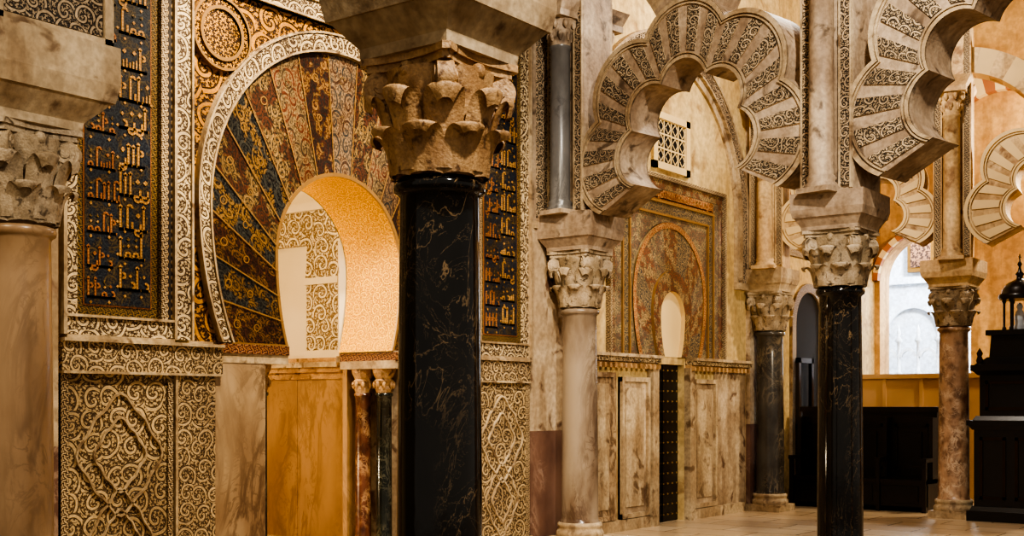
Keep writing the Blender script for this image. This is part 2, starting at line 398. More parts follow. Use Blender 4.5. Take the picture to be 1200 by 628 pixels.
# dado
mb=MB()
for sg in(-1,1):
    def bx(a,b,z0,z1,x,m):
        lo,hi=sorted((YC+sg*a,YC+sg*b)); mb.box(0,x,lo,hi,z0,z1,m)
    bx(1.45,2.94,1.86,2.08,.06,'dado3'); bx(1.45,2.94,2.08,2.105,.09,'pinkpale'); bx(1.45,2.94,1.84,1.86,.08,'pinkpale')
    bx(1.92,2.94,.12,1.84,.03,'dado'); bx(1.52,1.92,.12,1.84,.05,'dado3'); bx(1.9,1.925,.12,1.84,.06,'pinkpale')
    bx(1.94,1.99,.12,1.8,.045,'wcarve2'); bx(2.88,2.94,.12,1.84,.045,'wcarve2')
    bx(.96,1.52,0,1.96,.035,'greyslab'); bx(1.5,2.96,0,.12,.07,'greyslab')
    for cz,hh,ww in ((.55,.36,.26),(1.22,.42,.34)):
        for kk in (1.0,.62):
            A=[];B=[]
            for i in range(49):
                t=2*pi*i/48; f=1+.10*cos(4*t)+.05*cos(8*t); g=f-.045/kk
                A.append((.05,YC+sg*2.43+ww*kk*f*sin(t),cz+hh*kk*f*cos(t)));B.append((.05,YC+sg*2.43+ww*kk*g*sin(t),cz+hh*kk*g*cos(t)))
            mb.strip(A,B,'pinkpale'); mb.strip([(.03,p[1],p[2]) for p in A],A,'pinkpale'); mb.strip(B,[(.03,p[1],p[2]) for p in B],'pinkpale')
mb.build('carved_dado',mih)
mb=MB()
for sg in(-1,1):
    lo,hi=sorted((YC+sg*.70,YC+sg*1.46)); mb.box(-W,.04,lo,hi,1.96,2.04,'pinkpale'); mb.box(-W,.055,lo,hi,2.04,2.12,'redorn'); mb.box(-W,.02,lo,hi,2.12,2.135,'pinkpale')
mb.build('arch_imposts',mih)
for sg in(-1,1):
    for x,m in((-.22,'m_green'),(-.51,'m_red')):
        mb=MB(); cy=YC+sg*.82
        mb.lathe([(.11,0),(.11,.06),(.09,.1),(.082,.13),(.08,1.0),(.078,1.68),(.092,1.69),(.092,1.715),(.078,1.72)],20,x,cy,m)
        mb.lathe([(.08,1.72),(.09,1.76),(.075,1.79),(.10,1.84),(.085,1.86),(.115,1.92),(.12,1.96)],12,x,cy,'capital',False)
        for i in range(8):
            a=i*pi/4; mb.lathe([(.005,1.76),(.022,1.79),(.02,1.82),(.004,1.84)],6,x+.095*cos(a),cy+.095*sin(a),'capital')
        mb.build('jamb_column',mih)

# octagonal niche
nic=empty('mihrab_niche')
ap=2.0; cx=-W-ap; hsd=ap*math.tan(pi/8)
V8=[(cx+b,YC+a) for a,b in [(hsd,ap),(ap,hsd),(ap,-hsd),(hsd,-ap),(-hsd,-ap),(-ap,-hsd),(-ap,hsd),(-hsd,ap)]]
mb=MB()
for i in range(7):
    (xa,ya),(xb,yb)=V8[i],V8[i+1]
    def q(f0,f1,z0,z1,off,m):
        dx,dy=xb-xa,yb-ya
        nx,ny=(cx-(xa+xb)/2),(YC-(ya+yb)/2); l=sqrt(nx*nx+ny*ny); nx/=l; ny/=l
        A=(xa+dx*f0+nx*off,ya+dy*f0+ny*off);B=(xa+dx*f1+nx*off,ya+dy*f1+ny*off)
        A0=(xa+dx*f0,ya+dy*f0);B0=(xa+dx*f1,ya+dy*f1)
        vs=[(*A0,z0),(*B0,z0),(*B,z0),(*A,z0),(*A0,z1),(*B0,z1),(*B,z1),(*A,z1)]
        mb.add(vs,[(0,1,2,3),(4,5,6,7),(0,1,5,4),(3,2,6,7),(0,3,7,4),(1,2,6,5)],m)
    q(0,1,0,1.94,.02,'amber'); q(0,.24,0,1.94,.03,'amber'); q(.50,1,0,1.94,.03,'amber')
    q(0,1,1.90,1.98,.05,'capital'); q(0,1,1.98,2.04,.09,'capital'); q(0,1,2.04,2.10,.13,'pinkpale'); q(0,1,2.10,2.15,.10,'capital')
    q(0,1,2.15,4.5,.01,'nichewhite'); q(.04,.38,2.15,3.9,.06,'niche'); q(.80,1,2.15,3.9,.05,'niche'); q(.0,.04,2.15,3.5,.1,'nichewhite')
    q(.04,.38,2.15,2.24,.10,'nichewhite'); q(.04,.38,3.02,3.10,.11,'nichewhite'); q(.04,.38,3.10,3.2,.08,'niche')
    q(0,1,3.50,3.9,.07,'niche'); q(0,1,3.9,4.0,.12,'nichewhite')
mb.add([(x,y,4.5) for x,y in V8]+[(cx,YC,5.5)],[(i,(i+1)%8,8) for i in range(8)],'nichewhite')
mb.box(-W-.06,-W,YC-2.0,YC-.80,0,2.13,'amber'); mb.box(-W-.06,-W,YC+.80,YC+2.0,0,2.13,'amber')
r2=rectproj(cin,YC,2.93,YC-2.0,YC+2.0,4.7); n=len(cin)
mb.add(P(-W-.01,cin)+P(-W-.01,r2),[(i,i+1,n+i+1,n+i) for i in range(n-1)],'nichewhite')
mb.build('niche_interior',nic)

# ------------------------------------------------------------------ pilasters on qibla wall
def pilaster(y0,y1,name,proj=.07):
    mb=MB(); mb.box(0,proj,y0,y1,0,1.3,'redslab'); mb.box(0,proj,y0,y1,1.3,3.6,'plasterworn')
    mb.box(0,proj+.03,y0,y1,3.6,3.68,'pinkpale')
    mb.box(0,proj,y0,y1,3.68,6.6,'pink'); w=(y1-y0)
    mb.box(0,proj+.02,y0+.05,y0+w*.42,3.72,6.5,'lobecarve2'); mb.box(0,proj+.02,y1-w*.42,y1-.05,3.72,6.5,'lobecarve2')
    mb.box(0,proj+.08,y0-.05,y1+.05,6.6,6.75,'pinkpale'); mb.build(name)
pilaster(4.35,5.02,'pilaster'); pilaster(10.98,11.82,'pilaster'); pilaster(16.55,17.3,'pilaster')

# ------------------------------------------------------------------ side door bay
YD=14.2
dp=empty('door_portal')
ci=hs(YD,2.79,.33,.75,2.24,66); co=hs(YD,3.05,.92,1.4,2.24,66); cm=hs(YD,2.88,.52,.95,2.24,66); cb=hs(YD,3.05,1.0,1.5,2.24,66)
mb=MB()
for k in range(11):
    mb.strip(P(.03,cm[k*6:k*6+7]),P(.03,co[k*6:k*6+7]),['mosD','mosA','mosB','mosA'][k%4])
mb.strip(P(.07,ci),P(.07,cm),'mosA'); mb.strip(P(0,ci),P(.07,ci),'cream'); mb.strip(P(.07,cm),P(.03,cm),'separ'); mb.strip(P(.045,co),P(.045,cb),'mosC'); mb.strip(P(.03,co),P(.045,co),'separ')
rc=rectproj(cb,YD,3.05,YD-1.05,YD+1.05,4.12); n=len(cb)
mb.add(P(.015,cb)+P(.015,rc),[(i,i+1,n+i+1,n+i) for i in range(n-1)],'mosD')
mb.add(P(.006,ci),[tuple(range(len(ci)))],'cream')
mb.build('side_mosaic_arch',dp)
mb=MB()
def us(yi,zt,w,x,m):
    mb.box(0,x,YD-yi-w,YD-yi,2.24,zt+w,m); mb.box(0,x,YD+yi,YD+yi+w,2.24,zt+w,m); mb.box(0,x,YD-yi,YD+yi,zt,zt+w,m)
us(1.05,4.12,.03,.045,'separ'); us(1.08,4.15,.14,.02,'mosB'); us(1.22,4.29,.03,.045,'separ'); us(1.25,4.32,.16,.02,'mosD'); us(1.41,4.48,.12,.025,'mosA'); us(1.53,4.6,.05,.07,'wcarve2')
mb.box(0,.022,YD-1.25,YD+1.25,4.33,4.47,'mosC')
mb.build('side_mosaic_frame',dp)
mb=MB(); rg=random.Random(5)
glyph_row(mb,YD-1.2,YD+1.2,4.345,.11,.023,rg,.014)
mb.build('side_inscription',dp)
mb=MB()
for a,b in((12.0,13.74),(14.66,16.45)):
    mb.box(0,.10,a,b,2.10,2.14,'capital'); mb.box(0,.15,a,b,2.14,2.20,'dado3'); mb.box(0,.18,a,b,2.20,2.24,'pinkpale')
    k=a
    while k<b-.05: mb.box(.1,.15,k,k+.05,2.06,2.12,'capital'); k+=.12
mb.build('cornice_ledge',dp)
mb=MB()
def fp(a,b,z0,z1,m='pinkpale',m2='plasterworn'):
    mb.box(0,.03,a,b,z0,z1,m2); w=.06
    mb.box(0,.07,a,a+w,z0,z1,m); mb.box(0,.07,b-w,b,z0,z1,m); mb.box(0,.069,a,b,z0,z0+w,m); mb.box(0,.069,a,b,z1-w,z1,m)
    mb.box(0,.045,a+.13,b-.13,z0+.14,z1-.14,'pinkpale')
fp(12.05,12.75,.15,2.0,'greyslab','greyslab'); fp(12.9,13.6,.15,1.95); fp(14.8,15.5,.15,1.95)
mb.box(0,.1,13.62,13.77,0,2.1,'pinkpale'); mb.box(0,.1,14.63,14.76,0,2.1,'pinkpale'); mb.box(0,.08,12.0,13.6,0,.14,'pinkpale'); mb.box(0,.08,14.8,16.4,0,.14,'pinkpale')
mb.box(0,.02,15.5,16.5,.14,2.1,'plasterworn')
mb.build('marble_panels',dp)
mb=MB()
mb.box(-.16,-.10,13.775,14.625,0.01,2.135,'black')
for i in range(15):
    z=.1+i*.14; mb.box(-.10,-.085,13.79,14.61,z-.012,z+.012,'darkwood')
    for j in range(7):
        y=13.83+j*.123; mb.add([(-.085,y-.014,z-.014),(-.085,y+.014,z-.014),(-.085,y+.014,z+.014),(-.085,y-.014,z+.014),(-.065,y,z)],[(0,1,4),(1,2,4),(2,3,4),(3,0,4)],'brass')
mb.box(-.10,-.08,14.185,14.215,0.01,2.13,'darkwood')
mb.build('door_1')
mb=MB(); a,b,z0,z1=13.72,14.72,4.74,5.5
mb.box(0,.01,a+.1,b-.1,z0+.08,z1-.08,'void')
for q in ((a,b,z0,z0+.09),(a,b,z1-.09,z1),(a,a+.11,z0,z1),(b-.11,b,z0,z1)): mb.box(0,.05,*q,'cream')
ny=4; sy=(b-a-.22)/ny
for i in range(ny+1):
    y=a+.11+i*sy; mb.box(.01,.03,y-.011,y+.011,z0+.09,z1-.09,'cream')
nz=3; h_=(z1-z0-.18)/nz
for j in range(nz+1):
    z=z0+.09+j*h_; mb.box(.01,.031,a+.1,b-.1,z-.011,z+.011,'cream')
for i in range(ny):
    for j in range(nz):
        y=a+.11+(i+.5)*sy; z=z0+.09+(j+.5)*h_; t=.010; r=h_*.40
        for (p,q) in (((-1,0),(0,1)),((0,1),(1,0)),((1,0),(0,-1)),((0,-1),(-1,0))):
            A=(y+p[0]*r,z+p[1]*r);B=(y+q[0]*r,z+q[1]*r)
            mb.add([(.034,A[0],A[1]-t),(.034,B[0],B[1]-t),(.034,B[0],B[1]+t),(.034,A[0],A[1]+t)],[(0,1,2,3)],'cream')
mb.build('window_1')
mb=MB()
for r0,r1,x,m in((2.05,2.08,.09,'pinkpale'),(2.08,2.26,.07,'lobecarve2'),(2.26,2.30,.09,'pinkpale'),(1.95,2.05,.04,'pinkpale')):
    A=[(YD-r0,3.4)]+[(YD-r0*cos(pi*i/48),4.3+r0*sin(pi*i/48)) for i in range(49)]+[(YD+r0,3.4)]
    B=[(YD-r1,3.4)]+[(YD-r1*cos(pi*i/48),4.3+r1*sin(pi*i/48)) for i in range(49)]+[(YD+r1,3.4)]
    mb.strip(P(x,A),P(x,B),m); mb.strip(P(0,A),P(x,A),m); mb.strip(P(x,B),P(0,B),m)
mb.box(0,.09,YD-2.3,YD-1.95,3.3,3.4,'pinkpale'); mb.box(0,.09,YD+1.95,YD+2.3,3.3,3.4,'pinkpale')
mb.build('blind_arch')

# ------------------------------------------------------------------ columns
def catmull(pts,m):
    out=[]
    P4=[pts[0]]+pts+[pts[-1]]
    for i in range(1,len(P4)-2):
        p0,p1,p2,p3=P4[i-1],P4[i],P4[i+1],P4[i+2]
        for j in range(m):
            t=j/m; out.append(tuple(.5*((2*p1[q])+(-p0[q]+p2[q])*t+(2*p0[q]-5*p1[q]+4*p2[q]-p3[q])*t*t+(-p0[q]+3*p1[q]-3*p2[q]+p3[q])*t**3) for q in range(len(p1))))
    out.append(pts[-1]); return out
def capital(mb,cz,h,r,w,mat):
    br=lambda v:r*1.06+ (w*.90-r)*max(0,v)**1.7
    mb.lathe([(br(v),cz+h*.88*v) for v in [0,.1,.25,.4,.55,.7,.85,1]],28,0,0,mat)
    prof=catmull([(.004,0,1.0),(.016,.35,1.0),(.030,.65,1.08),(.062,.90,1.12),(.105,1.0,.98),(.128,.93,.72),(.118,.80,.42)],3)
    def leaf(ang,z0,hh,wd,sc=1.0):
        vs=[];nn=9
        for dr,dz,k in prof:
            z=z0+hh*dz; rr=br((z-cz)/(h*.88))+dr*sc*(r/.2)
            for i in range(nn):
                u=(i/(nn-1)-.5)*2; rad=rr+.028*(1-abs(u)**2.5)*(r/.2)-.010*max(0,1-abs(u)*5)*(r/.2)*(dz<.95); an=ang+u*wd*k/ max(rr,.1)*.5
                vs.append((rad*cos(an),rad*sin(an),z-.012*u*u*hh/.25))
        m=len(prof)
        mb.add(vs,[(j*nn+i,j*nn+i+1,(j+1)*nn+i+1,(j+1)*nn+i) for j in range(m-1) for i in range(nn-1)],mat,None,True)
    for i in range(8): leaf(i*pi/4+pi/8,cz+.005,h*.38,.175*r/.2,.8)
    for i in range(8): leaf(i*pi/4,cz+.02,h*.66,.175*r/.2,.72)
    R=h*.14
    for i in range(4):
        a=pi/4+i*pi/2; cr=w*1.02; ca,sa=cos(a),sin(a)
        zc=cz+h*.75
        def tr(p): return (ca*p[0]-sa*p[1],sa*p[0]+ca*p[1],p[2])
        k=w/.36; seg=18
        for (y0,y1,rr) in ((-.05,.05,R),(-.065,.065,R*.72),(-.075,.075,R*.35)):
            vs=[tr((cr+rr*cos(2*pi*q/seg),y0*k,zc+rr*sin(2*pi*q/seg))) for q in range(seg)]+[tr((cr+rr*cos(2*pi*q/seg),y1*k,zc+rr*sin(2*pi*q/seg))) for q in range(seg)]
            mb.add(vs,[(q,(q+1)%seg,seg+(q+1)%seg,seg+q) for q in range(seg)],mat,None,True)
            mb.add(vs,[tuple(range(seg)),tuple(range(seg,2*seg))],mat)
        A=[];B=[]
        st=[(br(.45),.42),(br(.6)+.03,.58),(w*.82,.76),(w*.93,.86),(cr,.885)]
        for rr,zz in st:
            A.append(tr((rr,-.05*k,cz+h*zz)));B.append(tr((rr,.05*k,cz+h*zz)))
        mb.strip(A,B,mat,smooth=True)
        A2=[tr((rr-.06,-.05*k,cz+h*(zz-.05))) for rr,zz in st];B2=[tr((rr-.06,.05*k,cz+h*(zz-.05))) for rr,zz in st]
        mb.strip(A,A2,mat);mb.strip(B,B2,mat)
        a2=i*pi/2
        bx_,by_=cos(a2)*(w*.84),sin(a2)*(w*.84)
        vs=[];sg=10
        for j in range(5):
            ph=pi*j/4-pi/2
            for q in range(sg): 
                vs.append((bx_+.05*k*cos(ph)*cos(2*pi*q/sg),by_+.05*k*cos(ph)*sin(2*pi*q/sg),cz+h*.86+.055*k*sin(ph)))
        mb.add(vs,[(j*sg+q,j*sg+(q+1)%sg,(j+1)*sg+(q+1)%sg,(j+1)*sg+q) for j in range(4) for q in range(sg)],mat,None,True)
    def aba(z0,z1,k):
        pts=[]
        for i in range(4):
            a=i*pi/2; ca,sa=cos(a),sin(a)
            for t in (-.9,-.6,-.3,0,.3,.6,.9):
                x_=w*k*(1.0-.16*(1-(t/.9)**2)); y_=w*k*t
                pts.append((ca*x_-sa*y_,sa*x_+ca*y_))
        n=len(pts); vs=[(x,y,z0) for x,y in pts]+[(x,y,z1) for x,y in pts]
        mb.add(vs,[(i,(i+1)%n,n+(i+1)%n,n+i) for i in range(n)]+[tuple(range(n))[::-1],tuple(range(n,2*n))],mat)
    aba(cz+h*.88,cz+h*.94,.92); aba(cz+h*.94,cz+h,1.0)

def column(x,y,shaft,cap='capital',imp='pink',zc=2.7,zi=3.28,r=.205,wtop=.40,zt=3.72,block=0,name='marble_column'):
    e=empty(name,(x,y,0))
    mb=MB(); mb.box(-.28,.28,-.28,.28,0,.1,'pinkpale')
    mb.lathe([(.27,.1),(.275,.125),(.27,.155),(.26,.17),(.25,.19),(.25,.205),(.26,.22),(.255,.25),(.235,.262)],36,0,0,'pinkpale'); mb.build('base',e)
    mb=MB(); pr=[(r*1.12,.262),(r*1.05,.29)]+[(r*(1.03-.09*(t/10)**1.6),.31+(zc-.09-.31)*t/10) for t in range(11)]
    pr+=[(r*1.0,zc-.075),(r*1.08,zc-.065),(r*1.10,zc-.045),(r*1.08,zc-.02),(r*.98,zc-.012),(r*.97,zc)]
    mb.lathe(pr,48,0,0,shaft); mb.build('shaft',e)
    mb=MB(); capital(mb,zc,zi-zc,r*.98,.285,cap); mb.build('capital',e)
    mb=MB(); d=zt-zi
    mb.frust(0,0,zi,zi+d*.10,.27,.27,.275,.275,imp)
    mb.frust(0,0,zi+d*.10,zi+d*.34,.275,.275,wtop*.92,wtop*.92,imp); mb.frust(0,0,zi+d*.34,zi+d*.55,wtop*.95,wtop*.95,wtop,wtop,imp); mb.frust(0,0,zi+d*.55,zt,wtop,wtop,wtop,wtop,imp)
    if block:
        w=wtop-.05; mb.box(-w,w,-w,w,zt,zt+block,imp)
        for i in range(4):
            ca,sa=cos(i*pi/2),sin(i*pi/2); mb.T=lambda p:(ca*p[0]-sa*p[1],sa*p[0]+ca*p[1],p[2])
            mb.box(-w+.06,w-.06,-w-.02,-w,zt+.05,zt+block-.05,'lobecarve'); 
            for q in((-w,-w+.05,zt,zt+block),(w-.05,w,zt,zt+block),(-w,w,zt,zt+.04),(-w,w,zt+block-.04,zt+block)): mb.box(q[0],q[1],-w-.035,-w,q[2],q[3],imp)
        mb.T=None
    mb.build('impost',e)
    return e
C1=(1.23,4.01);C2=(4.23,4.44);C3=(.42,11.4);C4=(3.74,10.81);C5=(.30,16.75);C6=(2.86,17.27)
column(*C1,'m_tan','capital2','pinkpale',wtop=.43,zt=3.80,block=.55)
column(*C2,'m_black','capital','pinkpale',zi=3.27,wtop=.41,zt=3.78,block=.55)
column(*C3,'m_brown','capital2','pink',zi=3.34,wtop=.37,zt=3.75)
column(*C4,'m_black','capital2','pink',zi=3.22,wtop=.35,zt=3.56)
column(*C5,'m_dark','capital2','pinkpale',zi=3.28,wtop=.33,zt=3.62)
column(*C6,'m_mottle','capital2','rear',zi=3.25,wtop=.36,zt=3.62)
C8=(7.10,10.22);C9=(5.76,17.6)
column(*C8,'m_tan','capital2','pink',zi=3.22,wtop=.35,zt=3.56)
column(*C9,'m_tan','capital2','rear',zi=3.25,wtop=.36,zt=3.62)

# ------------------------------------------------------------------ lobed arcades
def lrad(phi,Rc,rl,ph0,step,k):
    i=min(4,max(0,int((phi-ph0)/step))); c=ph0+step*(i+.5); d=phi-c
    return k*(Rc*cos(d)+sqrt(max(0,rl*rl-(Rc*sin(d))**2)))
def lobed_arch(mb,P0,P1,cz,half,mats,I=(.57,.30),O=(.93,.57)):
    plain,carve,rim=mats
    mx,my=(P0[0]+P1[0])/2,(P0[1]+P1[1])/2; dx,dy=P1[0]-P0[0],P1[1]-P0[1]; sp=sqrt(dx*dx+dy*dy); dx/=sp;dy/=sp
    T=lambda a,b,z:(mx+dx*a-dy*b,my+dy*a+dx*b,z)
    k=(sp/2-.17)/1.5
    ph0=math.radians(-27); st=math.radians(234/5)
    NS=24; 
    def pts(Rc,rl,off,b):
        o=[]
        for l in range(5):
            for i in range(NS+1):
                ph=ph0+st*(l+i/NS); phs=ph0+st*(l+min(max(i/NS,1e-4),1-1e-4))
                rr=lrad(phs,Rc,rl,ph0,st,k)+off
                o.append(T(-rr*cos(ph),b,cz+rr*sin(ph)))
        return o
    for b in(-half,half):
        mb.strip(pts(*I,0,b),pts(*O,0,b),plain)
        for (pr,o0,o1) in ((I,0,.035),(I,.05,.065),(O,-.05,0),(O,-.085,-.07)):
            b2=b+math.copysign(.022,b)
            A=pts(*pr,o0,b2);B=pts(*pr,o1,b2)
            mb.strip(A,B,rim); mb.strip(pts(*pr,o0,b),A,rim); mb.strip(B,pts(*pr,o1,b),rim)
        b2=b+math.copysign(.014,b)
        for l in range(5):
            for v in range(4):
                A=[];B=[]
                for q in range(6):
                    f=(v+.22+.56*q/5)/4; ph=ph0+st*(l+f)
                    ri=lrad(ph,*I,ph0,st,k)+.085; ro=lrad(ph,*O,ph0,st,k)-.105
                    A.append(T(-ri*cos(ph),b2,cz+ri*sin(ph)));B.append(T(-ro*cos(ph),b2,cz+ro*sin(ph)))
                mb.strip(A,B,carve,u0=v*.31+l*1.7)
                off=Vector((-dy*(b2-b),dx*(b2-b),0))
                for Q in (0,-1): mb.strip([A[Q],B[Q]],[tuple(Vector(A[Q])-off),tuple(Vector(B[Q])-off)],rim)
    mb.strip(pts(*I,0,-half-.02),pts(*I,0,half+.02),plain)
    mb.strip(pts(*O,0,-half-.02),pts(*O,0,half+.02),plain)
    for ph in (ph0,ph0+5*st):
        phs=ph+(1e-4 if ph==ph0 else -1e-4); ri=lrad(phs,*I,ph0,st,k);ro=lrad(phs,*O,ph0,st,k)
        mb.add([T(-ri*cos(ph),-half,cz+ri*sin(ph)),T(-ro*cos(ph),-half,cz+ro*sin(ph)),T(-ro*cos(ph),half,cz+ro*sin(ph)),T(-ri*cos(ph),half,cz+ri*sin(ph))],[(0,1,2,3)],plain)
def pier(mb,C,d,z0,z1,half,shaft,mats,hw=.27):
    plain,carve,rim=mats; dx,dy=d
    old=mb.T; mb.T=lambda p:(C[0]+dx*p[0]-dy*p[1],C[1]+dy*p[0]+dx*p[1],p[2])
    mb.box(-hw,hw,-half,half,z0,z1,plain)
    for s_ in(-1,1):
        f=s_*(half+.025); lo,hi=sorted((s_*half,f))
        for a,b in((-hw+.02,-.135),(.135,hw-.02)):
            mb.box(a,b,lo,hi,z0+.05,z1-.1,carve)
        for a in(-hw,-.15,.135,hw-.02): mb.box(a,a+.018,min(lo,lo-.01*(s_<0)),hi+.01*(s_>0),z0+.02,z1-.08,rim)
        yy=s_*(half+.10)
        zt=min(z1-.55,5.62)
        mb.lathe([(.15,z0+.0),(.15,z0+.06),(.125,z0+.09),(.14,z0+.12),(.115,z0+.15),(.112,zt-.04),(.125,zt-.03),(.125,zt)],24,0,yy,shaft)
        mb.lathe([(.11,zt),(.125,zt+.08),(.115,zt+.1),(.145,zt+.18),(.13,zt+.2),(.18,zt+.29)],16,0,yy,plain)
        for i in range(8):
            a=i*pi/4; mb.lathe([(.01,zt+.05),(.03,zt+.1),(.028,zt+.14),(.005,zt+.16)],6,.125*cos(a),yy+.125*sin(a),plain)
            mb.lathe([(.01,zt+.18),(.034,zt+.22),(.03,zt+.27),(.005,zt+.29)],6,.16*cos(a+.39),yy+.16*sin(a+.39),plain)
        mb.box(-.2,.2,*sorted((s_*half,s_*(half+.3))),zt+.29,zt+.36,plain); mb.frust(0,s_*(half+.12),zt+.36,zt+.5,.2,.17,.27,.22,plain)
        mb.box(-.17,.17,*sorted((s_*half,s_*(half+.26))),z0-.02,z0+.03,plain)
    mb.T=old
def unit(a,b):
    dx,dy=b[0]-a[0],b[1]-a[1]; l=sqrt(dx*dx+dy*dy); return dx/l,dy/l
def ringarc(mb,C,d,cz,r0,r1,half,t0,t1,mat,mat2=None,nv=0):
    dx,dy=d; T=lambda a,b,z:(C[0]+dx*a-dy*b,C[1]+dy*a+dx*b,z)
    def p(r,b,ta,tb,n): return [T(-r*cos(math.radians(ta+(tb-ta)*i/n)),b,cz+r*sin(math.radians(ta+(tb-ta)*i/n))) for i in range(n+1)]
    nv=nv or 1
    for k in range(nv):
        ta=t0+(t1-t0)*k/nv; tb=t0+(t1-t0)*(k+1)/nv; m=mat if (k%2==0 or not mat2) else mat2; n=max(2,48//nv)
        for b in(-half,half): mb.strip(p(r0,b,ta,tb,n),p(r1,b,ta,tb,n),m)
        mb.strip(p(r0,-half,ta,tb,n),p(r0,half,ta,tb,n),m,smooth=True); mb.strip(p(r1,-half,ta,tb,n),p(r1,half,ta,tb,n),m,smooth=True)
mA=('pink','lobecarve','pinkpale')
mb=MB(); d1=unit(C3,C4)
lobed_arch(mb,C3,C4,4.28,.22,mA); lobed_arch(mb,C4,C8,4.24,.22,mA)
pier(mb,C3,d1,3.75,6.9,.22,'m_grey',('pink','lobecarve2','pinkpale'),hw=.27); pier(mb,C4,d1,3.56,6.9,.22,'pink',('pink','lobecarve2','pinkpale')); pier(mb,C8,d1,3.56,6.9,.22,'m_grey',('pink','lobecarve2','pinkpale'))
ringarc(mb,C4,d1,5.0,1.45,1.85,.16,15,165,'pinkpale','pink',17); ringarc(mb,C3,d1,5.0,1.45,1.85,.16,90,165,'pinkpale','pink',9); ringarc(mb,C8,d1,5.0,1.45,1.85,.16,15,165,'pinkpale','pink',17)
mb.build('lobed_arcade')
mb=MB(); d0=unit(C1,C2)
lobed_arch(mb,C1,C2,5.05,.22,mA)
pier(mb,C1,d0,4.35,7.3,.24,'m_grey',('pinkpale','lobecarve2','pinkpale')); pier(mb,C2,d0,4.33,7.3,.22,'m_grey',('pink','lobecarve2','pinkpale'))
mb.build('lobed_arcade')
mb=MB(); d2=unit(C5,C6); mC=('rear','crv','crv')
lobed_arch(mb,C5,C6,4.32,.22,mC); lobed_arch(mb,C6,C9,4.32,.22,mC)
for c,dd in((C5,d2),(C6,d2),(C9,d2)): pier(mb,c,dd,3.62,6.9,.22,'rear',('rear','wcarve2','rear'),hw=.25)
ringarc(mb,C6,d2,5.0,1.25,1.6,.16,15,165,'crv','rear',17); ringarc(mb,C5,d2,5.0,1.25,1.6,.16,90,165,'crv','rear',9)
mb.build('lobed_arcade')

# ------------------------------------------------------------------ far wall and bright chapel
def archwall(mb,y0,y1,x0,x1,z1,openings,mat):
    xs=x0
    for xa,xb,zb_,zs in openings:
        mb.box(xs,xa,y0,y1,0,z1,mat); R=(xb-xa)/2; c=(xa+xb)/2
        if zb_>0: mb.box(xa,xb,y0,y1,0,zb_,mat)
        n=24; A=[(c-R*cos(pi*i/n),zs+R*sin(pi*i/n)) for i in range(n+1)]; B=[(p[0],z1) for p in A]
        for y in(y0,y1): mb.add([(p[0],y,p[1]) for p in A+B],[(i,i+1,n+2+i,n+1+i) for i in range(n)],mat)
        mb.add([(p[0],y0,p[1]) for p in A]+[(p[0],y1,p[1]) for p in A],[(i,i+1,n+2+i,n+1+i) for i in range(n)],mat)
        xs=xb
    mb.box(xs,x1,y0,y1,0,z1,mat)
mb=MB(); archwall(mb,22,22.5,0,14,9.2,[(.1,1.75,0,3.9),(3.2,5.4,0,3.6),(7,9.5,0,3.6)],'plasterfar')
mb.build('wall_far')
mb=MB()
for xa,xb,zs in((.1,1.75,3.9),(3.2,5.4,3.6),(7,9.5,3.6)):
    c=((xa+xb)/2,21.93); R=(xb-xa)/2
    ringarc(mb,c,(1,0),zs,R,R+.4,.06,62 if xa<1 else -8,180 if xa<1 else 188,'redv','crv',19) if xa>1 else ringarc(mb,c,(1,0),zs,R,R+.1,.06,0,180,'redv','crv',19)
for c,z in((2.3,6.1),(5.2,6.1),(8.2,6.1)):
    ringarc(mb,(c,21.91),(1,0),z,1.0,1.45,.08,0,180,'redv','crv',19)
mb.build('striped_voussoir_arches')
mb=MB()
mb.box(-2.5,9,27,27.2,0,7,'white'); mb.box(-2.7,-2.5,22.5,27.2,0,7,'white'); mb.box(2.6,2.8,22.5,27,0,7,'white'); mb.box(-2.7,9,22.5,27.2,7,7.1,'white')
for x in(-1.6,-.2,1.2,2.2): mb.box(x-.1,x+.1,26.85,27,0,3.2,'white')
for x in(-.9,.5,1.75): ringarc(mb,(x,26.95),(1,0),3.2,.55,.75,.08,0,180,'white')
mb.box(-2.5,2.6,26.85,27,4.3,4.45,'white')
mb.build('wall_chapel')
mb=MB()
for i in range(9):
    x=-1.2+i*.42; mb.lathe([(.05,0),(.05,2.2),(.08,2.25),(.04,2.3),(.04,2.9),(.09,2.95),(.03,3.05),(.05,3.12),(.002,3.3)],10,x,25.6,'white')
    if i<8: ringarc(mb,(x+.21,25.6),(1,0),2.6,.13,.19,.04,0,180,'white')
mb.box(-1.3,2.3,25.55,25.65,0,1.9,'white'); mb.box(-1.3,2.3,25.5,25.7,1.9,2.0,'white'); mb.build('carved_choir_screen')
mb=MB()
mb.box(-1.0,-.4,26.80,26.99,4.55,5.65,'gframe'); mb.box(-.92,-.48,26.77,26.81,4.65,5.55,'canvas'); mb.build('framed_painting')
mb=MB(); mb.box(.02,2.6,20.6,20.7,0,2.1,'wood'); 
for i in range(5): mb.box(.02+i*.64,.08+i*.64,20.57,20.6,0,2.1,'wood')
mb.box(.02,2.6,20.55,20.75,2.04,2.12,'wood'); mb.build('wood_partition')
mb=MB()
A=[(18.3,0)]+[(18.85-.55*cos(pi*i/20),2.9+.55*sin(pi*i/20)) for i in range(21)]+[(19.4,0)]
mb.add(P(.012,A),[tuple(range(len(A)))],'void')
B=[(18.15,0)]+[(18.85-.70*cos(pi*i/20),2.9+.70*sin(pi*i/20)) for i in range(21)]+[(19.55,0)]
mb.strip(P(.05,A),P(.05,B),'wcarve2'); mb.strip(P(0,A),P(.05,A),'pinkpale'); mb.strip(P(.05,B),P(0,B),'pinkpale')
mb.box(0,.04,17.5,20.4,4.0,4.2,'wcarve2'); mb.box(0,.02,17.5,20.4,4.2,5.2,'mosA')
